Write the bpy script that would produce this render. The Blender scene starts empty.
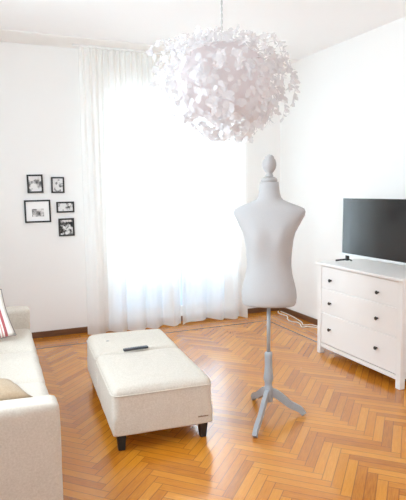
import bpy, bmesh, math, random
from mathutils import Vector, Matrix, noise
random.seed(7)
scene = bpy.context.scene
COL = scene.collection
PI = math.pi

# ------------------------------------------------------------------ camera, sky, daylight, exposure
XR, YB, ZC = 3.5575, 5.773, 3.05          # right wall, back wall, ceiling
XL, YF = -0.72, -1.9                      # left wall, rear wall
cam_d = bpy.data.cameras.new('camera')
cam = bpy.data.objects.new('camera', cam_d)
COL.objects.link(cam)
cr = Vector((0.91760017, -0.39737772, -0.01004356))
cu = Vector((0.05430494, 0.10028796, 0.99347536))
cf = Vector((0.39377773, 0.91215858, -0.11360382))
cam.matrix_world = Matrix(((cr.x, cu.x, -cf.x, 0), (cr.y, cu.y, -cf.y, 0), (cr.z, cu.z, -cf.z, 1.56), (0, 0, 0, 1)))
cam_d.sensor_fit = 'VERTICAL'
cam_d.sensor_height = 24
cam_d.lens = 527.94 * 24 / 500
cam_d.clip_start = 0.02
scene.camera = cam

world = bpy.data.worlds.new('sky')
scene.world = world
world.use_nodes = True
wbg = world.node_tree.nodes['Background']
wbg.inputs[0].default_value = (0.79, 0.955, 1.09, 1)
wbg.inputs[1].default_value = 10.0

def portal(name, loc, rot, sx, sy):
    l = bpy.data.lights.new(name, 'AREA')
    l.shape = 'RECTANGLE'
    l.size, l.size_y = sx, sy
    l.cycles.is_portal = True
    o = bpy.data.objects.new(name, l)
    COL.objects.link(o)
    o.location, o.rotation_euler = loc, rot
portal('window_portal', (2.155, YB + 0.22, 1.36), (-PI / 2, 0, 0), 1.65, 2.56)
portal('rear_portal', (1.4, YF - 0.05, 1.75), (PI / 2, 0, 0), 1.15, 1.2)
portal('side_portal', (XL - 0.1, 2.9, 1.85), (0, -PI / 2, 0), 1.3, 1.7)

vs = scene.view_settings
vs.view_transform = 'Standard'
vs.look = 'None'
vs.gamma = 1
vs.use_curve_mapping = False
vs.exposure = 0.31
scene.cycles.max_bounces = 14
scene.cycles.diffuse_bounces = 8
scene.cycles.transmission_bounces = 10
scene.cycles.transparent_max_bounces = 24
scene.cycles.sample_clamp_indirect = 8

# ------------------------------------------------------------------ material helpers
def lin(r, g, b):
    return tuple(((c / 255) / 12.92 if c / 255 <= 0.04045 else ((c / 255 + 0.055) / 1.055) ** 2.4) for c in (r, g, b)) + (1,)

class N:
    def __init__(s, name):
        s.m = bpy.data.materials.new(name)
        s.m.use_nodes = True
        s.t = s.m.node_tree
        s.n, s.l = s.t.nodes, s.t.links
        s.b = s.n['Principled BSDF']
        s.out = s.n['Material Output']
    def new(s, t, **kw):
        x = s.n.new(t)
        for k, v in kw.items():
            setattr(x, k, v)
        return x
    def put(s, v, sock):
        if hasattr(v, 'links'):
            s.l.new(v, sock)
        else:
            sock.default_value = v
    def math(s, op, a, b=None, c=None):
        x = s.new('ShaderNodeMath', operation=op)
        for i, v in enumerate((a, b, c)):
            if v is not None:
                s.put(v, x.inputs[i])
        return x.outputs[0]
    def mix(s, f, a, b, blend='MIX'):
        x = s.new('ShaderNodeMix', data_type='RGBA', blend_type=blend)
        s.put(f, x.inputs[0]); s.put(a, x.inputs[6]); s.put(b, x.inputs[7])
        return x.outputs[2]
    def coord(s, which='Object'):
        return s.new('ShaderNodeTexCoord').outputs[which]
    def noise(s, vec, scale, detail=3, rough=0.5):
        x = s.new('ShaderNodeTexNoise')
        s.l.new(vec, x.inputs['Vector'])
        x.inputs['Scale'].default_value = scale
        x.inputs['Detail'].default_value = detail
        x.inputs['Roughness'].default_value = rough
        return x.outputs[0]
    def ramp(s, f, stops):
        x = s.new('ShaderNodeValToRGB')
        s.l.new(f, x.inputs[0])
        e = x.color_ramp.elements
        while len(e) < len(stops):
            e.new(0.5)
        for i, (p, c) in enumerate(stops):
            e[i].position, e[i].color = p, c
        return x.outputs[0]
    def bump(s, h, strength, dist=0.01):
        x = s.new('ShaderNodeBump')
        x.inputs['Strength'].default_value = strength
        x.inputs['Distance'].default_value = dist
        s.l.new(h, x.inputs['Height'])
        s.l.new(x.outputs[0], s.b.inputs['Normal'])

def plain(name, rgb, rough=0.5, metal=0, spec=0.5, var=0.04, scale=30):
    k = N(name)
    c = lin(*rgb)
    d = tuple(v * (1 - var) for v in c[:3]) + (1,)
    k.l.new(k.mix(k.noise(k.coord(), scale), c, d), k.b.inputs['Base Color'])
    k.b.inputs['Roughness'].default_value = rough
    k.b.inputs['Metallic'].default_value = metal
    k.b.inputs['Specular IOR Level'].default_value = spec
    return k.m

def plaster(name, rgb):
    k = N(name)
    c = lin(*rgb)
    co = k.coord()
    k.l.new(k.mix(k.noise(co, 1.5), c, tuple(v * 0.97 for v in c[:3]) + (1,)), k.b.inputs['Base Color'])
    k.b.inputs['Roughness'].default_value = 0.8
    k.b.inputs['Specular IOR Level'].default_value = 0.2
    k.bump(k.noise(co, 120), 0.08, 0.004)
    return k.m

def fabric(name, rgb, rgb2, scale=420, bump=0.25):
    k = N(name)
    co = k.coord()
    w1 = k.new('ShaderNodeTexWave', wave_type='BANDS', bands_direction='X')
    w2 = k.new('ShaderNodeTexWave', wave_type='BANDS', bands_direction='Z')
    w3 = k.new('ShaderNodeTexWave', wave_type='BANDS', bands_direction='Y')
    for w in (w1, w2, w3):
        k.l.new(co, w.inputs['Vector'])
        w.inputs['Scale'].default_value = 160
        w.inputs['Distortion'].default_value = 2.5
        w.inputs['Detail'].default_value = 2
    h = k.math('ADD', k.math('ADD', w1.outputs[1], w2.outputs[1]), w3.outputs[1])
    n = k.noise(co, scale / 4, 4, 0.7)
    f = k.math('ADD', k.math('MULTIPLY', h, 0.04), k.math('MULTIPLY', n, 0.9))
    k.l.new(k.ramp(f, [(0.25, lin(*rgb2)), (0.75, lin(*rgb))]), k.b.inputs['Base Color'])
    k.b.inputs['Roughness'].default_value = 0.9
    k.b.inputs['Specular IOR Level'].default_value = 0.15
    k.b.inputs['Sheen Weight'].default_value = 0.15
    k.bump(k.math('ADD', h, n), bump, 0.003)
    return k.m

# ------------------------------------------------------------------ materials
M = {}
M['wall'] = plaster('wall_paint', (242, 240, 237))
M['ceiling'] = plaster('ceiling_paint', (247, 246, 245))
M['soffit'] = plaster('soffit_paint', (246, 244, 241))

def parquet():
    k = N('oak_parquet')
    sep = k.new('ShaderNodeSeparateXYZ')
    k.l.new(k.coord(), sep.inputs[0])
    x, y = sep.outputs[0], sep.outputs[1]
    W, n = 0.056, 7
    s = 0.70710678 / W
    u = k.math('ADD', k.math('MULTIPLY', k.math('ADD', x, y), s), 700.3)
    v = k.math('ADD', k.math('MULTIPLY', k.math('SUBTRACT', y, x), s), 700.7)
    i, j = k.math('FLOOR', u), k.math('FLOOR', v)
    kk = k.math('MODULO', k.math('ADD', k.math('SUBTRACT', i, j), 2800.0), 2.0 * n)
    hz = k.math('LESS_THAN', kk, n - 0.5)
    nh = k.math('SUBTRACT', 1.0, hz)
    def sel(a, b):
        return k.math('ADD', k.math('MULTIPLY', hz, a), k.math('MULTIPLY', nh, b))
    i0 = k.math('SUBTRACT', i, k.math('MULTIPLY', kk, hz))
    j0 = k.math('SUBTRACT', j, k.math('MULTIPLY', k.math('SUBTRACT', 2 * n - 1.0, kk), nh))
    along = sel(k.math('SUBTRACT', u, i0), k.math('SUBTRACT', v, j0))
    across = sel(k.math('SUBTRACT', v, j), k.math('SUBTRACT', u, i))
    # straight border boards along the back and right walls
    BD = 0.4138
    inb = k.math('GREATER_THAN', y, YB - BD)
    inr = k.math('MULTIPLY', k.math('GREATER_THAN', x, XR - BD), k.math('LESS_THAN', k.math('SUBTRACT', y, YB), k.math('SUBTRACT', x, XR)))
    inb = k.math('MULTIPLY', inb, k.math('GREATER_THAN', k.math('SUBTRACT', y, YB), k.math('SUBTRACT', x, XR)))
    brd = k.math('MAXIMUM', inb, inr)
    bl = k.math('ADD', k.math('MULTIPLY', inb, x), k.math('MULTIPLY', inr, y))
    ba = k.math('ADD', k.math('MULTIPLY', inb, k.math('SUBTRACT', YB, y)), k.math('MULTIPLY', inr, k.math('SUBTRACT', XR, x)))
    bw = BD / 5
    bi = k.math('FLOOR', k.math('DIVIDE', ba, bw))
    bac = k.math('FRACT', k.math('DIVIDE', ba, bw))
    bls = k.math('ADD', k.math('ADD', k.math('DIVIDE', bl, 0.6), k.math('MULTIPLY', bi, 0.37)), 40.0)
    bj = k.math('FLOOR', bls)
    bal = k.math('MULTIPLY', k.math('FRACT', bls), 0.6 / bw)
    nb = k.math('SUBTRACT', 1.0, brd)
    def selb(a, b):
        return k.math('ADD', k.math('MULTIPLY', brd, a), k.math('MULTIPLY', nb, b))
    idx = selb(k.math('ADD', bi, 17.0), i0)
    idy = selb(k.math('ADD', bj, 91.0), k.math('ADD', j0, k.math('MULTIPLY', hz, 0.5)))
    al, ac = selb(bal, along), selb(bac, across)
    ln = selb(0.6 / bw, float(n))
    cv = k.new('ShaderNodeCombineXYZ')
    k.l.new(idx, cv.inputs[0]); k.l.new(idy, cv.inputs[1])
    wn = k.new('ShaderNodeTexWhiteNoise', noise_dimensions='2D')
    k.l.new(cv.outputs[0], wn.inputs['Vector'])
    rnd = wn.outputs[0]
    gv = k.new('ShaderNodeCombineXYZ')
    k.l.new(k.math('MULTIPLY', al, 0.35), gv.inputs[0])
    k.l.new(k.math('MULTIPLY', ac, 3.0), gv.inputs[1])
    k.l.new(k.math('MULTIPLY', rnd, 90.0), gv.inputs[2])
    grain = k.noise(gv.outputs[0], 2.2, 5, 0.65)
    tone = k.math('ADD', k.math('MULTIPLY', rnd, 0.42), k.math('MULTIPLY', grain, 0.58))
    base = k.ramp(tone, [(0.12, lin(152, 84, 14)), (0.45, lin(198, 122, 28)), (0.7, lin(215, 142, 42)), (0.92, lin(228, 164, 66))])
    edge = k.math('MINIMUM', k.math('MINIMUM', ac, k.math('SUBTRACT', 1.0, ac)), k.math('MINIMUM', al, k.math('SUBTRACT', ln, al)))
    gap = k.math('LESS_THAN', edge, 0.045)
    # the dark inlaid line between herringbone and border
    d1 = k.math('ABSOLUTE', k.math('SUBTRACT', y, YB - BD))
    d2 = k.math('ABSOLUTE', k.math('SUBTRACT', x, XR - BD))
    l1 = k.math('MULTIPLY', k.math('LESS_THAN', d1, 0.013), k.math('LESS_THAN', x, XR - BD + 0.009))
    l2 = k.math('MULTIPLY', k.math('LESS_THAN', d2, 0.011), k.math('LESS_THAN', y, YB - BD + 0.009))
    line = k.math('MAXIMUM', l1, l2)
    c = k.mix(k.math('MULTIPLY', gap, 0.55), base, lin(96, 50, 20))
    c = k.mix(k.math('MULTIPLY', line, 0.85), c, lin(96, 54, 24))
    k.l.new(c, k.b.inputs['Base Color'])
    rr = k.math('ADD', 0.2, k.math('MULTIPLY', k.noise(k.coord(), 6), 0.1))
    k.l.new(rr, k.b.inputs['Roughness'])
    k.b.inputs['Specular IOR Level'].default_value = 0.5
    k.b.inputs['Coat Weight'].default_value = 0.5
    k.b.inputs['Coat Roughness'].default_value = 0.16
    k.bump(k.math('SUBTRACT', k.math('MULTIPLY', grain, 0.1), k.math('MAXIMUM', gap, line)), 0.12, 0.002)
    return k.m
M['parquet'] = parquet()

def wood(name, a, b, rough=0.4):
    k = N(name)
    mp = k.new('ShaderNodeMapping')
    k.l.new(k.coord(), mp.inputs[0])
    mp.inputs['Scale'].default_value = (3, 3, 60)
    k.l.new(k.ramp(k.noise(mp.outputs[0], 2, 4), [(0.3, lin(*a)), (0.7, lin(*b))]), k.b.inputs['Base Color'])
    k.b.inputs['Roughness'].default_value = rough
    return k.m
M['base_wood'] = wood('baseboard_wood', (92, 58, 34), (124, 82, 50))
M['linen'] = fabric('natural_linen', (224, 215, 203), (197, 185, 169))
M['cushion_linen'] = fabric('sand_linen', (190, 166, 138), (164, 140, 112))
M['dark_foot'] = plain('dark_stained_foot', (30, 27, 26), 0.45)
M['white_lacquer'] = plain('white_lacquer', (240, 238, 235), 0.35, 0, 0.4, 0.015)
M['dresser_inside'] = plain('white_lacquer_inside', (225, 222, 218), 0.5)
M['knob'] = plain('dark_knob_metal', (62, 58, 54), 0.4, 0.4)
M['frame_black'] = plain('black_frame_wood', (38, 36, 35), 0.45)
M['mat'] = plain('white_picture_mat', (246, 245, 243), 0.8)
M['silver'] = plain('silver_bezel', (234, 234, 235), 0.4, 0.0)
M['tv_black'] = plain('black_plastic', (24, 24, 25), 0.4)
M['screen'] = plain('dark_screen_glass', (9, 9, 10), 0.12, 0, 0.5)
M['torso'] = fabric('grey_jersey', (187, 184, 183), (180, 178, 177), 600, 0.06)
M['stand_grey'] = plain('grey_painted_stand', (164, 168, 172), 0.45)
M['pole_grey'] = plain('grey_metal_pole', (162, 163, 165), 0.4, 0.2)
M['finial'] = plain('grey_painted_finial', (178, 174, 172), 0.55)
M['screen'].node_tree.nodes['Principled BSDF'].inputs['IOR'].default_value = 1.65
M['remote'] = plain('charcoal_remote', (52, 54, 60), 0.45)
M['remote_button'] = plain('grey_rubber_button', (105, 108, 114), 0.6)
M['cable'] = plain('white_cable', (240, 238, 232), 0.5)
M['cord'] = plain('grey_cord', (196, 193, 190), 0.5)
M['rail'] = plain('white_rail', (240, 240, 238), 0.4)
M['label'] = plain('brown_label_thread', (140, 108, 80), 0.8)
M['button'] = plain('grey_button', (170, 166, 160), 0.7)
def frosted_shade():
    k = N('frosted_shade')
    d = k.new('ShaderNodeBsdfDiffuse'); t = k.new('ShaderNodeBsdfTranslucent'); tr = k.new('ShaderNodeBsdfTransparent')
    c = k.mix(k.noise(k.coord(), 14), lin(234, 226, 226), lin(226, 217, 217))
    k.l.new(c, d.inputs[0]); k.l.new(c, t.inputs[0])
    m1 = k.new('ShaderNodeMixShader'); m1.inputs[0].default_value = 0.4
    k.l.new(d.outputs[0], m1.inputs[1]); k.l.new(t.outputs[0], m1.inputs[2])
    m2 = k.new('ShaderNodeMixShader'); m2.inputs[0].default_value = 0.25
    k.l.new(m1.outputs[0], m2.inputs[1]); k.l.new(tr.outputs[0], m2.inputs[2])
    k.l.new(m2.outputs[0], k.out.inputs[0])
    return k.m
M['globe'] = frosted_shade()
M['parapet'] = plaster('parapet_render', (205, 208, 212))

def leafmat():
    k = N('white_paper_leaf')
    d = k.new('ShaderNodeBsdfDiffuse'); t = k.new('ShaderNodeBsdfTranslucent')
    k.l.new(k.mix(k.noise(k.coord(), 9), lin(238, 236, 236), lin(227, 224, 225)), d.inputs[0])
    t.inputs[0].default_value = lin(240, 238, 238)
    mx = k.new('ShaderNodeMixShader')
    mx.inputs[0].default_value = 0.35
    k.l.new(d.outputs[0], mx.inputs[1]); k.l.new(t.outputs[0], mx.inputs[2])
    tr = k.new('ShaderNodeBsdfTransparent'); m2 = k.new('ShaderNodeMixShader')
    m2.inputs[0].default_value = 0.3
    k.l.new(mx.outputs[0], m2.inputs[1]); k.l.new(tr.outputs[0], m2.inputs[2])
    k.l.new(m2.outputs[0], k.out.inputs[0])
    return k.m
M['leaf'] = leafmat()

def sheer():
    k = N('white_voile')
    d = k.new('ShaderNodeBsdfDiffuse'); t = k.new('ShaderNodeBsdfTranslucent'); tr = k.new('ShaderNodeBsdfTransparent')
    co = k.coord()
    c = k.mix(k.noise(co, 160), lin(253, 251, 248), lin(246, 244, 241))
    k.l.new(c, d.inputs[0]); k.l.new(c, t.inputs[0])
    m1 = k.new('ShaderNodeMixShader'); m1.inputs[0].default_value = 0.5
    k.l.new(d.outputs[0], m1.inputs[1]); k.l.new(t.outputs[0], m1.inputs[2])
    m2 = k.new('ShaderNodeMixShader'); m2.inputs[0].default_value = 0.2
    k.l.new(m1.outputs[0], m2.inputs[1]); k.l.new(tr.outputs[0], m2.inputs[2])
    k.l.new(m2.outputs[0], k.out.inputs[0])
    return k.m
M['sheer'] = sheer()

def glass():
    k = N('window_glass')
    tr = k.new('ShaderNodeBsdfTransparent'); g = k.new('ShaderNodeBsdfGlossy')
    tr.inputs[0].default_value = (0.96, 0.98, 0.98, 1)
    g.inputs['Roughness'].default_value = 0.02
    fr = k.new('ShaderNodeFresnel')
    mx = k.new('ShaderNodeMixShader')
    k.l.new(fr.outputs[0], mx.inputs[0]); k.l.new(tr.outputs[0], mx.inputs[1]); k.l.new(g.outputs[0], mx.inputs[2])
    k.l.new(mx.outputs[0], k.out.inputs[0])
    return k.m
M['glass'] = glass()

def frosted():  # bluish translucent panes, unseen, added so the lower curtain glows
    k = N('added_frosted_glass')
    t = k.new('ShaderNodeBsdfTranslucent'); d = k.new('ShaderNodeBsdfDiffuse')
    t.inputs[0].default_value = (0.42, 0.46, 0.5, 1); d.inputs[0].default_value = (0.75, 0.8, 0.86, 1)
    mx = k.new('ShaderNodeMixShader'); mx.inputs[0].default_value = 0.4
    k.l.new(t.outputs[0], mx.inputs[1]); k.l.new(d.outputs[0], mx.inputs[2]); k.l.new(mx.outputs[0], k.out.inputs[0])
    return k.m
M['frosted'] = frosted()

def photo_mat(name, seed, scale, lo, hi, dark=40):
    k = N(name)
    mp = k.new('ShaderNodeMapping')
    k.l.new(k.coord(), mp.inputs[0])
    mp.inputs['Location'].default_value = (seed, 0, seed * 1.7)
    f = k.noise(mp.outputs[0], scale, 3, 0.55)
    k.l.new(k.ramp(f, [(lo, lin(dark, dark, dark)), ((lo + hi) / 2, lin(150, 148, 146)), (hi, lin(228, 226, 224))]), k.b.inputs['Base Color'])
    k.b.inputs['Roughness'].default_value = 0.5
    return k.m

def stripes():
    k = N('striped_cotton')
    sep = k.new('ShaderNodeSeparateXYZ')
    k.l.new(k.coord(), sep.inputs[0])
    x = sep.outputs[0]
    c = lin(244, 238, 230)
    red, pink = lin(176, 92, 94), lin(214, 158, 154)
    col = k.mix(0.0, c, c)
    for a, b, cc in ((0.155, 0.175, red), (0.135, 0.145, pink), (0.118, 0.124, red), (0.02, 0.032, pink), (0.0, 0.012, red), (-0.02, -0.008, pink),
                     (-0.126, -0.118, red), (-0.15, -0.135, pink), (-0.185, -0.165, red)):
        col = k.mix(k.math('MULTIPLY', k.math('GREATER_THAN', x, a), k.math('LESS_THAN', x, b)), col, cc)
    k.l.new(col, k.b.inputs['Base Color'])
    k.b.inputs['Roughness'].default_value = 0.9
    k.bump(k.noise(k.coord(), 150), 0.2, 0.002)
    return k.m
M['stripes'] = stripes()

# ------------------------------------------------------------------ object helpers
def obj(name, bm, mat, parent=None, smooth=False, recalc=True):
    if recalc:
        bmesh.ops.recalc_face_normals(bm, faces=bm.faces)
    me = bpy.data.meshes.new(name)
    bm.to_mesh(me)
    bm.free()
    me.materials.append(mat)
    if smooth:
        for p in me.polygons:
            p.use_smooth = True
    o = bpy.data.objects.new(name, me)
    COL.objects.link(o)
    if parent:
        o.parent = parent
    return o

def tag(o, label, cat, group=None):
    o['label'], o['category'] = label, cat
    if group:
        o['group'] = group
    return o

def thing(name, label, cat, loc=(0, 0, 0), rz=0.0, group=None):
    o = bpy.data.objects.new(name, None)
    o.empty_display_size = 0.1
    COL.objects.link(o)
    o.location, o.rotation_euler = loc, (0, 0, rz)
    return tag(o, label, cat, group)

def struct(name, bm, mat, parent=None):
    o = obj(name, bm, mat, parent)
    if not parent:
        o['kind'] = 'structure'
    return o

def box(bm, x0, x1, y0, y1, z0, z1, bev=0.0, seg=2):
    t = bmesh.new()
    bmesh.ops.create_cube(t, size=1)
    for v in t.verts:
        v.co = Vector((x0 + (v.co.x + .5) * (x1 - x0), y0 + (v.co.y + .5) * (y1 - y0), z0 + (v.co.z + .5) * (z1 - z0)))
    if bev:
        bmesh.ops.bevel(t, geom=t.edges[:], offset=bev, segments=seg, affect='EDGES', profile=0.5)
    join(bm, t)
    return bm

def join(bm, t):
    me = bpy.data.meshes.new('tmp')
    t.to_mesh(me)
    t.free()
    bm.from_mesh(me)
    bpy.data.meshes.remove(me)

def nbox(*a, **k):
    return box(bmesh.new(), *a, **k)

def lathe(prof, seg=32, cx=0, cy=0):
    bm = bmesh.new()
    rings = []
    for r, z in prof:
        rings.append([bm.verts.new((cx + r * math.cos(2 * PI * i / seg), cy + r * math.sin(2 * PI * i / seg), z)) for i in range(seg)])
    for a, b in zip(rings, rings[1:]):
        for i in range(seg):
            bm.faces.new((a[i], a[(i + 1) % seg], b[(i + 1) % seg], b[i]))
    bm.faces.new(rings[0][::-1]); bm.faces.new(rings[-1])
    return bm

def tube(pts, r, seg=8, bm=None):
    bm = bm or bmesh.new()
    pts = [Vector(p) for p in pts]
    rings = []
    up = Vector((0, 0, 1))
    for i, p in enumerate(pts):
        d = (pts[min(i + 1, len(pts) - 1)] - pts[max(i - 1, 0)]).normalized()
        a = d.cross(up if abs(d.z) < 0.95 else Vector((1, 0, 0))).normalized()
        b = d.cross(a)
        rings.append([bm.verts.new(p + r * (math.cos(2 * PI * k / seg) * a + math.sin(2 * PI * k / seg) * b)) for k in range(seg)])
    for a, b in zip(rings, rings[1:]):
        for k in range(seg):
            bm.faces.new((a[k], a[(k + 1) % seg], b[(k + 1) % seg], b[k]))
    bm.faces.new(rings[0][::-1]); bm.faces.new(rings[-1])
    return bm

def smooth_path(pts, n=8):
    pts = [Vector(p) for p in pts]
    P = [pts[0]] + pts + [pts[-1]]
    out = []
    for i in range(1, len(P) - 2):
        a, b, c, d = P[i - 1:i + 3]
        for k in range(n):
            t = k / n
            out.append(0.5 * ((2 * b) + (c - a) * t + (2 * a - 5 * b + 4 * c - d) * t * t + (3 * b - a - 3 * c + d) * t ** 3))
    out.append(pts[-1])
    return out

def puffy(x0, x1, y0, y1, z0, z1, rad, puff=0.0, cuts=14, wob=0.0, seed=0, low=None):
    """upholstered block: finely gridded box whose edges are rounded by rad, faces crowned by puff"""
    bm = bmesh.new()
    bmesh.ops.create_cube(bm, size=2)
    bmesh.ops.subdivide_edges(bm, edges=bm.edges[:], cuts=cuts, use_grid_fill=True)
    h = Vector(((x1 - x0) / 2, (y1 - y0) / 2, (z1 - z0) / 2))
    c = Vector(((x1 + x0) / 2, (y1 + y0) / 2, (z1 + z0) / 2))
    for v in bm.verts:
        u = v.co.copy()
        # spread samples toward the edges so the rounding is well sampled
        u = Vector([math.copysign(abs(q) ** 0.6, q) for q in u])
        p = Vector((u.x * h.x, u.y * h.y, u.z * h.z))
        rr = rad if (low is None or u.z > -0.2) else low
        i = Vector([max(-h[k] + rr, min(h[k] - rr, p[k])) for k in range(3)])
        d = p - i
        if d.length > 1e-6:
            p = i + d.normalized() * rr
        if puff:
            f = (1 - u.x ** 4) * (1 - u.y ** 4)
            p.z += puff * f * (1 if u.z > 0 else 0) * max(0, u.z)
        if wob:
            q = noise.noise_vector((p + c) * 5 + Vector((seed, 0, 0)))
            p += q * wob
        v.co = p + c
    return bm

def pillow(w, h, t, seed=0):
    """square cushion in the xz plane, thickness along y, pinched seams with piping corners"""
    bm = bmesh.new()
    n = 18
    sides = []
    for s in (-1, 1):
        g = []
        for i in range(n + 1):
            row = []
            for j in range(n + 1):
                a, b = -1 + 2 * i / n, -1 + 2 * j / n
                f = ((1 - a ** 2) * (1 - b ** 2)) ** 0.42
                px = a * (1 - 0.06 * (1 - b * b)) * w / 2
                pz = b * (1 - 0.06 * (1 - a * a)) * h / 2
                q = noise.noise(Vector((a * 2 + seed, b * 2, s))) * 0.15
                row.append(bm.verts.new((px, s * t / 2 * f * (1 + q), pz)))
            g.append(row)
        for i in range(n):
            for j in range(n):
                bm.faces.new((g[i][j], g[i + 1][j], g[i + 1][j + 1], g[i][j + 1]))
    bmesh.ops.remove_doubles(bm, verts=bm.verts[:], dist=1e-4)
    return bm

def pillow_edge(w, h, r):
    pts = []
    n = 18
    def P(a, b):
        return Vector((a * (1 - 0.06 * (1 - b * b)) * w / 2, 0, b * (1 - 0.06 * (1 - a * a)) * h / 2))
    for k in range(n): pts.append(P(-1 + 2 * k / n, -1))
    for k in range(n): pts.append(P(1, -1 + 2 * k / n))
    for k in range(n): pts.append(P(1 - 2 * k / n, 1))
    for k in range(n + 1): pts.append(P(-1, 1 - 2 * k / n))
    return tube(pts, r, 6)

# ------------------------------------------------------------------ the room
WX0, WX1, WZ0, WZ1, WZM = 1.335, 2.935, 0.06, 2.63, 0.63
WT = 0.30
struct('floor', nbox(XL - 0.2, XR + 0.2, YF - 0.2, YB + WT, -0.12, 0.0), M['parquet'])
struct('ceiling', nbox(XL - 0.2, XR + 0.2, YF - 0.2, YB + WT, ZC, ZC + 0.12), M['ceiling'])
bm = bmesh.new()
box(bm, XL - 0.2, WX0, YB, YB + WT, 0, ZC)
box(bm, WX1, XR + 0.2, YB, YB + WT, 0, ZC)
box(bm, WX0, WX1, YB, YB + WT, 0, WZ0)
box(bm, WX0, WX1, YB, YB + WT, WZ1, ZC)
struct('wall_back', bm, M['wall'])
struct('wall_right', nbox(XR, XR + 0.2, YF - 0.2, YB, 0, ZC), M['wall'])
bm = bmesh.new()
box(bm, XL - 0.2, XL, YF - 0.2, 2.05, 0, ZC)
box(bm, XL - 0.2, XL, 3.75, YB, 0, ZC)
box(bm, XL - 0.2, XL, 2.05, 3.75, 0, 1.2)
box(bm, XL - 0.2, XL, 2.05, 3.75, 2.5, ZC)
struct('wall_left', bm, M['wall'])
bm = bmesh.new()  # rear wall; its unseen opening is added to let in fill daylight
box(bm, XL, 0.825, YF - 0.2, YF, 0, ZC)
box(bm, 1.975, XR, YF - 0.2, YF, 0, ZC)
box(bm, 0.825, 1.975, YF - 0.2, YF, 0, 1.15)
box(bm, 0.825, 1.975, YF - 0.2, YF, 2.35, ZC)
struct('wall_rear', bm, M['wall'])
struct('trim_1', nbox(XL, XR, 5.37, YB, ZC - 0.014, ZC, bev=0.008), M['soffit'])
BH, BT = 0.065, 0.016
struct('baseboard_back', nbox(XL, XR, YB - BT, YB, 0, BH, bev=0.004), M['base_wood'])
struct('baseboard_right', nbox(XR - BT, XR, YF, YB - BT, 0, BH, bev=0.004), M['base_wood'])
struct('baseboard_left', nbox(XL, XL + BT, YF, YB - BT, 0, BH, bev=0.004), M['base_wood'])

# window: frame with two casements, panes, sill
win = bpy.data.objects.new('window_1', None)
COL.objects.link(win)
win.location = (0, YB + 0.12, 0)
win['kind'] = 'structure'
f = bmesh.new()
for a in ((WX0, WX0 + .05, WZ0, WZ1), (WX1 - .05, WX1, WZ0, WZ1), (WX0 + .05, WX1 - .05, WZ1 - .05, WZ1), (WX0 + .05, WX1 - .05, WZ0, WZ0 + .05)):
    box(f, a[0], a[1], 0, 0.06, a[2], a[3])
obj('window_frame', f, M['white_lacquer'], win)
mid = (WX0 + WX1) / 2
for x0, x1 in ((WX0 + .05, mid), (mid, WX1 - .05)):
    c = bmesh.new()
    for a in ((x0, x0 + .045, WZ0 + .05, WZ1 - .05), (x1 - .045, x1, WZ0 + .05, WZ1 - .05),
              (x0 + .045, x1 - .045, WZ1 - .1, WZ1 - .05), (x0 + .045, x1 - .045, WZ0 + .05, WZ0 + .1), (x0 + .045, x1 - .045, WZM - .03, WZM + .02)):
        box(c, a[0], a[1], 0.005, 0.05, a[2], a[3])
    cs = obj('casement', c, M['white_lacquer'], win)
    obj('pane', nbox(x0 + .045, x1 - .045, 0.024, 0.028, WZM + .02, WZ1 - .1), M['glass'], cs)
    o = obj('pane', nbox(x0 + .045, x1 - .045, 0.024, 0.028, WZ0 + .1, WZM - .03), M['frosted'], cs)
    o['label'] = 'frosted lower pane added to brighten the curtain'
obj('window_handle', nbox(mid - .012, mid + .012, -0.03, 0.005, 1.45, 1.58, bev=.005), M['silver'], win)
obj('threshold', nbox(WX0, WX1, -0.11, 0.0, WZ0, WZ0 + .02, bev=.004), M['white_lacquer'], win)

# ------------------------------------------------------------------ curtains
rail = obj('curtain_rail', nbox(1.0, 3.1, 5.585, 5.615, ZC - 0.034, ZC - 0.014, bev=.003), M['rail'])
tag(rail, 'slim white curtain rail fixed under the ceiling above the window', 'curtain rail')

def curtain(x0, x1, seed, hem):
    bm = bmesh.new()
    rnd = random.Random(seed)
    nx, nz = 260, 44
    ztop = ZC - 0.036
    ph = [rnd.uniform(0, 6.28) for _ in range(6)]
    g = []
    for j in range(nz + 1):
        t = j / nz                                   # 0 at the top
        row = []
        for i in range(nx + 1):
            s = i / nx
            x = x0 + (x1 - x0) * s
            w = (x1 - x0)
            fine = math.sin(2 * PI * s * w * 16 + ph[0] + 0.8 * math.sin(5 * s + ph[1]))
            big = math.sin(2 * PI * s * w * 4.3 + ph[2] + 1.2 * math.sin(4 * s + ph[3]) + 0.25 * t)
            big2 = math.sin(2 * PI * s * w * 2.1 + ph[4])
            a_f = 0.012 * (1 - t) ** 1.2 + 0.003
            a_b = 0.012 + 0.040 * t
            y = 5.60 + a_f * fine + a_b * big + 0.022 * t * big2
            xx = x + 0.018 * t * math.sin(PI * s) * math.cos(2 * PI * s * w * 4.3 + ph[2])
            zb = hem(s)
            z = ztop + (zb - ztop) * t
            if t > 0.93:
                y -= (t - 0.93) * 0.25 * (0.5 + 0.5 * big2)
            y = max(5.44, min(y, YB - BT - 0.012))
            row.append(bm.verts.new((xx, y, z)))
        g.append(row)
    for j in range(nz):
        for i in range(nx):
            bm.faces.new((g[j][i], g[j][i + 1], g[j + 1][i + 1], g[j + 1][i]))
    return bm
c1 = obj('sheer_curtain', curtain(1.06, 2.143, 3, lambda s: 0.004 + 0.012 * (0.5 + 0.5 * math.sin(9 * s))), M['sheer'], smooth=True)
tag(c1, 'left white sheer curtain panel hanging from ceiling to floor by the small picture frames', 'curtain', 'sheer curtains over the window')
c2 = obj('sheer_curtain', curtain(2.151, 2.985, 11, lambda s: 0.004 + 0.055 * max(0, math.sin(PI * min(1, s * 1.02))) * (0.6 + 0.4 * math.sin(7 * s))), M['sheer'], smooth=True)
tag(c2, 'right white sheer curtain panel hanging behind the dress form', 'curtain', 'sheer curtains over the window')

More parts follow.
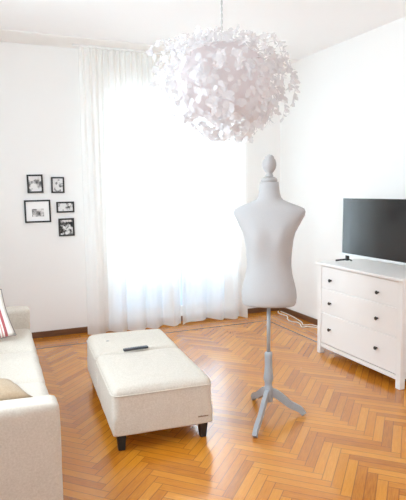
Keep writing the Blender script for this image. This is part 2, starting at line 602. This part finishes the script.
# ------------------------------------------------------------------ sofa
sofa = thing('sofa', 'white natural linen three-seat sofa along the left edge of the room', 'sofa', (0.30, 2.36, 0), -math.radians(1.8))
# local: +x is the front, +y along the sofa toward the back wall; front of the arms at x = 0
obj('base', puffy(-0.84, -0.02, 0.06, 2.20, 0.07, 0.30, 0.02, cuts=8), M['linen'], sofa, smooth=True)
for y0, y1, s in ((0.0, 0.15, 1), (2.10, 2.25, 2)):
    obj('arm', puffy(-0.88, 0.008, y0, y1, 0.055, 0.608, 0.028, puff=0.006, cuts=16, wob=0.004, seed=s), M['linen'], sofa, smooth=True)
obj('backrest', puffy(-0.93, -0.72, 0.06, 2.19, 0.055, 0.72, 0.06, cuts=12, wob=0.004), M['linen'], sofa, smooth=True)
L3 = 1.95 / 3
for k in range(3):
    y0 = 0.15 + L3 * k
    obj('seat_cushion', puffy(-0.72, 0.01, y0 + .003, y0 + L3 - .003, 0.30, 0.45, 0.04, puff=0.022, cuts=16, wob=0.006, seed=k * 3 + 5), M['linen'], sofa, smooth=True)
    obj('back_cushion', puffy(-0.74, -0.52, y0 + .005, y0 + L3 - .005, 0.46, 0.84, 0.07, cuts=14, wob=0.008, seed=k * 5 + 2), M['linen'], sofa, smooth=True)
for x, y in ((-0.08, 0.08), (-0.84, 0.08), (-0.08, 2.17), (-0.84, 2.17)):
    obj('leg', nbox(x - .03, x + .03, y - .03, y + .03, 0, 0.07, bev=.005), M['dark_foot'], sofa)

# cushions on the sofa
cs = thing('cushion', 'white cushion with red and pink stripes leaning on the far arm of the sofa', 'cushion', (-0.03, 4.10, 0.632), 0)
cs.rotation_euler = (math.radians(-33), math.radians(-9), math.radians(8))
obj('cover', pillow(0.46, 0.38, 0.13, 2), M['stripes'], cs, smooth=True)
obj('piping', pillow_edge(0.46, 0.38, 0.004), plain('grey_piping', (140, 128, 124), 0.8), cs, smooth=True)
cs = thing('cushion', 'plain sand coloured cushion lying behind the near arm of the sofa', 'cushion', (-0.035, 2.735, 0.55))
cs.rotation_euler = (math.radians(-95), 0, math.radians(12))
obj('cover', pillow(0.43, 0.41, 0.15, 6), M['cushion_linen'], cs, smooth=True)
obj('piping', pillow_edge(0.43, 0.41, 0.004), M['cushion_linen'], cs, smooth=True)

# ------------------------------------------------------------------ ottoman with its remote control
ott = thing('ottoman', 'long beige linen ottoman on dark feet in front of the sofa', 'ottoman', (1.048, 3.57, 0), -math.radians(4.5))
HW, HL = 0.315, 0.645
obj('base', nbox(-HW + .03, HW - .03, -HL + .03, HL - .03, 0.102, 0.14), M['linen'], ott)
SY = 0.075
for y0, y1, sd in ((-HL, SY - .001, 1), (SY + .001, HL, 9)):
    sc = obj('seat_cushion', puffy(-HW, HW, y0, y1, 0.100, 0.395, 0.045, puff=0.012, cuts=26, wob=0.004, seed=sd, low=0.014), M['linen'], ott, smooth=True)
    # welt seam around the top panel
    zs, o_ = 0.352, 0.001
    a, b = HW + o_, 0.042
    loop = []
    for cx, cy, a0 in ((HW - b, y1 - b, 0), (-HW + b, y1 - b, 90), (-HW + b, y0 + b, 180), (HW - b, y0 + b, 270)):
        for q in range(5):
            t = math.radians(a0 + q * 22.5)
            loop.append((cx + (b + o_) * math.cos(t), cy + (b + o_) * math.sin(t), zs))
    loop.append(loop[0])
    obj('welt', tube(loop, 0.0035, 6), M['linen'], sc, smooth=True)
for sx in (-1, 1):
    for sy in (-1, 1):
        b = bmesh.new()
        cx, cy = sx * (HW - .055), sy * (HL - .05)
        box(b, cx - .028, cx + .028, cy - .028, cy + .028, 0, 0.108, bev=.004)
        for v in b.verts:
            if v.co.z < 0.05:
                v.co.x = cx + (v.co.x - cx) * 0.72
                v.co.y = cy + (v.co.y - cy) * 0.72
        obj('foot', b, M['dark_foot'], ott)
# small brown woven maker's mark, too small to read in the photo: a row of short stitches
lb = bmesh.new()
xx = HW - .10
for k, (w, h) in enumerate(((.008, .007), (.006, .007), (.007, .009), (.007, .007), (.008, .007), (.006, .009), (.007, .007), (.009, .007))):
    box(lb, xx, xx + w, -HL - .003, -HL + .006, 0.150, 0.150 + h)
    xx += w + .0012
for v in lb.verts:
    v.co.z += 0.03 * (v.co.x - HW + .065) * 0
o = obj('maker_mark', lb, M['label'], ott)
o['label'] = 'small brown stitched mark'
bt = lathe([(0.001, 0.0), (0.012, 0.0), (0.014, 0.003), (0.010, 0.006), (0.001, 0.007)], 16, -0.185, 0.36)
for v in bt.verts:
    v.co.z += 0.402
obj('button', bt, M['button'], ott, smooth=True)

rc = thing('remote_control', 'slim charcoal remote control lying across the seam of the ottoman', 'remote control', (1.027, 3.635, 0.4065), math.radians(2))
obj('body', nbox(-0.093, 0.093, -0.018, 0.018, 0, 0.017, bev=.006, seg=3), M['remote'], rc, smooth=False)
for k in range(7):
    for q in (-1, 1):
        obj('button', nbox(-0.075 + k * .019, -0.065 + k * .019, q * .008 - .004, q * .008 + .004, 0.0165, 0.0185), M['remote_button'], rc)

# ------------------------------------------------------------------ dress form
AX, AY = 1.795, 3.045
man = thing('dress_form', 'light grey dress form torso on a tripod stand beside the curtain', 'dress form', (AX, AY, 0), -math.radians(30.4))
rings = [(.779, .150, .088), (.784, .172, .108), (.80, .181, .117), (.84, .186, .122), (.88, .183, .121), (.924, .173, .115), (.985, .157, .104),
         (1.046, .149, .098), (1.094, .149, .098), (1.168, .155, .104), (1.225, .163, .112), (1.275, .176, .114), (1.32, .200, .108),
         (1.355, .217, .099), (1.385, .234, .089), (1.41, .238, .079), (1.43, .230, .070), (1.446, .196, .065), (1.46, .160, .062), (1.474, .124, .060),
         (1.488, .093, .058), (1.505, .078, .056), (1.535, .070, .053), (1.57, .065, .052), (1.606, .061, .051)]
bm = bmesh.new()
SEG = 64
rs = []
for z, w, d in rings:
    r = []
    for i in range(SEG):
        a = 2 * PI * i / SEG
        ca, sa = math.cos(a), math.sin(a)
        e = 0.92
        x = w * math.copysign(abs(ca) ** e, ca)
        y = d * math.copysign(abs(sa) ** e, sa)
        if y < 0:
            for q in (-1, 1):
                y -= 0.024 * math.exp(-((x - q * .078) / .055) ** 2 - ((z - 1.235) / .075) ** 2) * min(1, -sa * 1.6)
        else:
            y += 0.02 * math.exp(-((z - .85) / .08) ** 2) * sa + 0.012 * math.exp(-((z - 1.36) / .09) ** 2) * sa
        r.append(bm.verts.new((x, y + 0.012 * math.sin((z - .8) * 4), z)))
    rs.append(r)
for a, b in zip(rs, rs[1:]):
    for i in range(SEG):
        bm.faces.new((a[i], a[(i + 1) % SEG], b[(i + 1) % SEG], b[i]))
bm.faces.new(rs[0][::-1]); bm.faces.new(rs[-1])
to = obj('torso', bm, M['torso'], man, smooth=True)
yc = 0.012 * math.sin(.806 * 4)
obj('neck_cap', lathe([(.02, 1.604), (.050, 1.606), (.053, 1.612), (.053, 1.622), (.049, 1.629), (.036, 1.636), (.02, 1.64)], 40, 0, yc), M['finial'], man, smooth=True)
obj('finial', lathe([(.02, 1.638), (.026, 1.642), (.026, 1.648), (.022, 1.654), (.020, 1.664), (.030, 1.675), (.041, 1.692), (.046, 1.712), (.045, 1.73), (.040, 1.748),
                     (.034, 1.756), (.031, 1.759), (.030, 1.768), (.024, 1.776), (.014, 1.782), (.002, 1.785)], 40, 0, yc), M['finial'], man, smooth=True)
obj('pole', lathe([(.0125, 0.40), (.0125, 0.785)], 20), M['pole_grey'], man, smooth=True)
obj('stem', lathe([(.013, .455), (.023, .452), (.026, .444), (.025, .40), (.025, .36), (.029, .31), (.033, .28), (.033, .262), (.029, .25), (.025, .235), (.024, .215), (.029, .205),
                   (.031, .19), (.031, .115), (.028, .105), (.012, .100)], 28), M['stand_grey'], man, smooth=True)
rz = math.radians(30.4)
for tx, ty in ((1.543, 2.785), (2.02, 2.945), (1.835, 3.335)):
    dx, dy = tx - AX, ty - AY
    L = math.hypot(dx, dy)
    ang = math.atan2(dy, dx) + rz
    path = [(0.02, .165), (.22 * L, .155), (.42 * L, .118), (.62 * L, .078), (.80 * L, .056), (.92 * L, .036), (L, .010)]
    path = smooth_path([(a, 0, b) for a, b in path], 5)
    bm = bmesh.new()
    prev = None
    n = len(path)
    for i, p in enumerate(path):
        d = (path[min(i + 1, n - 1)] - path[max(i - 1, 0)]).normalized()
        nn = Vector((-d.z, 0, d.x))
        hh = 0.029 - 0.011 * (i / (n - 1))
        th = 0.014
        ring = [bm.verts.new(p + nn * hh + Vector((0, th, 0))), bm.verts.new(p + nn * hh - Vector((0, th, 0))),
                bm.verts.new(p - nn * hh - Vector((0, th, 0))), bm.verts.new(p - nn * hh + Vector((0, th, 0)))]
        for v in ring:
            v.co.z = max(v.co.z, 0.0)
        if prev:
            for k in range(4):
                bm.faces.new((prev[k], prev[(k + 1) % 4], ring[(k + 1) % 4], ring[k]))
        else:
            bm.faces.new(ring[::-1])
        prev = ring
    bm.faces.new(prev)
    bmesh.ops.rotate(bm, verts=bm.verts[:], cent=(0, 0, 0), matrix=Matrix.Rotation(ang, 3, 'Z'))
    obj('leg', bm, M['stand_grey'], man)

# ------------------------------------------------------------------ chest of drawers
XF, Y0, Y1, HD = 2.952, 3.018, 4.098, 0.875
dr = thing('chest_of_drawers', 'white wooden chest of three drawers against the right wall under the television', 'chest of drawers', (XF, Y0, 0))
W, D = Y1 - Y0, 0.50
T = 0.05
body = bmesh.new()
box(body, 0.012, D - .01, 0.012, T - .012, 0.075, 0.848)      # side panels
box(body, 0.012, D - .01, W - T + .012, W - .012, 0.075, 0.848)
box(body, D - .02, D - .01, T - .012, W - T + .012, 0.075, 0.848)   # back
box(body, 0.006, 0.03, T, W - T, 0.066, 0.106, bev=.002)      # bottom rail
box(body, 0.006, 0.03, T, W - T, 0.842, 0.852)
box(body, 0.008, D - .02, T - .012, W - T + .012, 0.09, 0.106)
for z in (0.404, 0.638):
    box(body, 0.014, 0.03, T, W - T, z - .006, z + .006)
obj('body', body, M['white_lacquer'], dr)
obj('top', nbox(-0.022, D + .004, -0.018, W + .018, 0.851, HD, bev=.005), M['white_lacquer'], dr)
for x in (0.0, D - T):
    for y in (0.0, W - T):
        obj('leg', nbox(x, x + T, y, y + T, 0, 0.851, bev=.003), M['white_lacquer'], dr)
for z0, z1, zk in ((0.111, 0.399, 0.264), (0.409, 0.633, 0.511), (0.643, 0.839, 0.724)):
    d = bmesh.new()
    box(d, 0.004, 0.024, T + .003, W - T - .003, z0, z1, bev=.0025)
    box(d, 0.024, D - .05, T + .02, T + .032, z0 + .02, z1 - .03)
    box(d, 0.024, D - .05, W - T - .032, W - T - .02, z0 + .02, z1 - .03)
    box(d, D - .062, D - .05, T + .032, W - T - .032, z0 + .02, z1 - .03)
    box(d, 0.024, D - .062, T + .032, W - T - .032, z0 + .02, z0 + .03)
    dd = obj('drawer', d, M['white_lacquer'], dr)
    for yk in (3.902 - Y0, 3.286 - Y0):
        kb = lathe([(.006, 0.0), (.0075, .001), (.006, .006), (.006, .013), (.013, .017), (.0155, .022), (.0135, .027), (.006, .029), (.001, .0295)], 20)
        bmesh.ops.rotate(kb, verts=kb.verts[:], cent=(0, 0, 0), matrix=Matrix.Rotation(-PI / 2, 3, 'Y'))
        bmesh.ops.translate(kb, verts=kb.verts[:], vec=(0.004, yk, zk))
        obj('knob', kb, M['knob'], dd, smooth=True)

# ------------------------------------------------------------------ television
TX, TY1, TZ0, TZ1 = 3.13, 3.985, 0.944, 1.474
TY0 = TY1 - 0.965
tv = thing('television', 'flat black television with silver bezel standing on the white chest of drawers', 'television', (TX, TY1, HD))
z0, z1, wv = TZ0 - HD, TZ1 - HD, TY1 - TY0
bz = bmesh.new()
box(bz, 0, 0.022, -0.008, 0, z0, z1, bev=.001)
box(bz, 0, 0.022, -wv, -wv + .008, z0, z1, bev=.001)
box(bz, 0, 0.022, -wv + .008, -.008, z1 - .006, z1, bev=.001)
box(bz, 0, 0.022, -wv + .008, -.008, z0, z0 + .019, bev=.001)
obj('bezel', bz, M['silver'], tv)
obj('screen', nbox(0.003, 0.02, -wv + .008, -.008, z0 + .019, z1 - .006), M['screen'], tv)
bk = bmesh.new()
box(bk, 0.02, 0.03, -wv + .004, -.004, z0 + .002, z1 - .002, bev=.003)
box(bk, 0.03, 0.075, -wv + .12, -.12, z0 + .01, z1 - .18, bev=.012)
obj('back_cover', bk, M['tv_black'], tv)
for yf, sg in ((-0.06, 1), (-wv + 0.06, -1)):
    ft = bmesh.new()
    box(ft, 0.006, 0.036, yf - .012, yf + .012, 0.018, z0 + .006, bev=.003)
    tube(smooth_path([(0.02, yf, .03), (0.008, yf + .045 * sg, .022), (-0.02, yf + .115 * sg, .009)], 4), .0085, 8, ft)
    tube(smooth_path([(0.02, yf, .03), (0.06, yf + .02 * sg, .022), (0.11, yf + .05 * sg, .007)], 4), .007, 8, ft)
    obj('foot', ft, M['tv_black'], tv)

# ------------------------------------------------------------------ pictures on the back wall
FG = 'small black picture frames beside the curtain'
def frame(x0, x1, z0, z1, b, mat_w, ph, label, tilt=0.0):
    cx, cz = (x0 + x1) / 2, (z0 + z1) / 2
    t = thing('picture_frame', label, 'picture frame', (cx, YB, cz), 0, FG)
    t.rotation_euler = (0, math.radians(tilt), 0)
    w, h = (x1 - x0) / 2, (z1 - z0) / 2
    bm = bmesh.new()
    box(bm, -w, -w + b, -.022, 0, -h, h, bev=.002)
    box(bm, w - b, w, -.022, 0, -h, h, bev=.002)
    box(bm, -w + b, w - b, -.022, 0, h - b, h, bev=.002)
    box(bm, -w + b, w - b, -.022, 0, -h, -h + b, bev=.002)
    obj('border', bm, M['frame_black'], t)
    if mat_w:
        obj('mat', nbox(-w + b, w - b, -.012, -.002, -h + b, h - b), M['mat'], t)
        a, c, d, e = mat_w
        obj('print', nbox(a, c, -.0135, -.012, d, e), ph, t)
    else:
        obj('print', nbox(-w + b, w - b, -.012, -.002, -h + b, h - b), ph, t)
frame(.516, .675, 1.543, 1.733, .017, None, photo_mat('print_portrait', 3.1, 16, .34, .52, 70), 'upright black picture frame at the top left of the wall group', -1)
frame(.757, .892, 1.54, 1.708, .016, None, photo_mat('print_pale', 8.4, 20, .34, .46, 80), 'small upright black picture frame at the top right of the group', 0.5)
frame(.478, .741, 1.235, 1.470, .016, (-.058, .062, -.055, .025), photo_mat('print_small', 5.2, 22, .36, .62, 50), 'largest black picture frame with wide white mat and tiny print', -0.5)
frame(.802, .987, 1.332, 1.447, .016, None, photo_mat('print_wide', 12.7, 24, .36, .48, 60), 'black landscape frame right of the large one with the white mat', -0.5)
frame(.816, .980, 1.080, 1.270, .017, None, photo_mat('print_contrast', 21.3, 18, .44, .56, 25), 'lowest upright black frame holding a high contrast print', -0.5)

# ------------------------------------------------------------------ cables on the floor
def cable(pts, label):
    o = obj('power_cable', tube(smooth_path(pts, 8), .0055, 8), M['cable'], smooth=True)
    tag(o, label, 'cable', 'white cables behind the dress form')
cable([(3.50, 5.70, .0055), (3.45, 5.60, .0055), (3.455, 5.42, .0055), (3.39, 5.31, .0055), (3.36, 5.20, .0055), (3.40, 5.08, .0055), (3.33, 4.91, .0055), (3.40, 4.90, .0055),
       (3.47, 4.80, .0055), (3.50, 4.5, .0055)],
      'white cable lying nearer the room, kinked on the parquet behind the dress form')
cable([(3.525, 5.68, .0055), (3.52, 5.48, .0055), (3.49, 5.28, .0055), (3.45, 5.10, .0055), (3.375, 4.96, .0165), (3.43, 4.97, .0055), (3.50, 4.93, .0055), (3.52, 4.6, .0055)],
      'white cable running close to the right wall baseboard toward the chest of drawers')

# ------------------------------------------------------------------ pendant lamp
PX, PY, PZ = 1.155, 2.417, 2.085
lamp = thing('pendant_lamp', 'large white globe pendant lamp covered in paper leaves hanging from the ceiling', 'pendant lamp', (PX, PY, PZ))
cord = bmesh.new()
for q in (0, PI):
    tube([(0.003 * math.cos(q + k * .9), 0.003 * math.sin(q + k * .9), 0.20 + k * (ZC - PZ - .2) / 90) for k in range(91)], .0026, 6, cord)
obj('cord', cord, M['cord'], lamp, smooth=True)
obj('ceiling_rose', lathe([(.05, ZC - PZ - .03), (.06, ZC - PZ - .02), (.06, ZC - PZ)], 24), M['rail'], lamp, smooth=True)
obj('socket', lathe([(.018, .10), (.022, .12), (.022, .2), (.012, .22)], 20), M['rail'], lamp, smooth=True)
gb = bmesh.new()
bmesh.ops.create_uvsphere(gb, u_segments=40, v_segments=24, radius=1)
for v in gb.verts:
    v.co = Vector((v.co.x * .235, v.co.y * .235, v.co.z * .185))
obj('globe_shade', gb, M['globe'], lamp, smooth=True)

R = random.Random(21)
LEAF = [(0, 0), (.28, .10), (.50, .42), (.30, .52), (.33, .78), (0, 1.05), (-.33, .78), (-.30, .52), (-.50, .42), (-.28, .10)]
def leaf(bm, base, direction, normal, size, curl):
    d = direction.normalized()
    n = (normal - d * normal.dot(d))
    if n.length < 1e-4:
        n = d.orthogonal()
    n.normalize()
    s = d.cross(n)
    def P(a, b):
        return base + s * a * size + d * b * size + n * (curl * size * (b * b - 0.9 * a * a))
    mid = [bm.verts.new(P(0, .0)), bm.verts.new(P(0, .45)), bm.verts.new(P(0, 1.05))]
    for q in (1, -1):
        e = [bm.verts.new(P(q * .28, .10)), bm.verts.new(P(q * .50, .42)), bm.verts.new(P(q * .30, .54)), bm.verts.new(P(q * .33, .78))]
        bm.faces.new((mid[0], e[0], e[1], mid[1]) if q > 0 else (mid[1], e[1], e[0], mid[0]))
        bm.faces.new((mid[1], e[1], e[2]) if q > 0 else (e[2], e[1], mid[1]))
        bm.faces.new((mid[1], e[2], e[3], mid[2]) if q > 0 else (mid[2], e[3], e[2], mid[1]))
def rdir():
    z = R.uniform(-1, 1); a = R.uniform(0, 2 * PI); r = math.sqrt(1 - z * z)
    return Vector((r * math.cos(a), r * math.sin(a), z))
camdir = (Vector((0, 0, 1.56)) - Vector((PX, PY, PZ))).normalized()
spots = []
for k in range(1500):
    u = rdir()
    if -0.2 < u.z < 0.75 and R.random() < 0.6:
        continue
    r = R.uniform(.24, .30)
    p = Vector((u.x * r * 1.04, u.y * r * 1.04, u.z * r * (.76 if u.z > 0 else .98)))
    tang = Vector((0, 0, -1)) - u * (-u.z)
    d = tang + rdir() * 0.7 + u * R.uniform(0, .5)
    spots.append((p, d, u + rdir() * .5, R.uniform(.024, .042) * (1.15 if u.z < 0 else 1), R.uniform(-.35, .5)))
spots.sort(key=lambda q: -q[0].dot(camdir))
for q in spots[:100]:
    b = bmesh.new()
    leaf(b, *q)
    obj('leaf', b, M['leaf'], lamp, recalc=False)
lf = bmesh.new()
for q in spots[100:]:
    leaf(lf, *q)
obj('leaf_cover', lf, M['leaf'], lamp, recalc=False)['kind'] = 'stuff'
for k in range(34):
    a = 2 * PI * k / 34 + R.uniform(-.1, .1)
    el = R.uniform(.0, .9)
    o_ = Vector((math.cos(a), math.sin(a), 0))
    reach = R.uniform(.28, .355)
    zt = .20 * math.sin(el) + .02
    drop = R.uniform(.03, .22)
    pts = smooth_path([o_ * .18 + Vector((0, 0, zt + .0)), o_ * (reach * .82) + Vector((0, 0, zt + .02)), o_ * reach + Vector((0, 0, zt - drop * .5)), o_ * (reach * .97) + Vector((0, 0, zt - drop))], 4)
    b = tube(pts, .0013, 5)
    for i in range(3, len(pts)):
        p = pts[i]
        for q in range(2):
            d = Vector((0, 0, -.7)) + rdir() * .8 + o_ * .3
            leaf(b, p, d, o_ + rdir() * .6, R.uniform(.02, .038), R.uniform(-.3, .5))
    obj('leaf_sprig', b, M['leaf'], lamp, recalc=False)
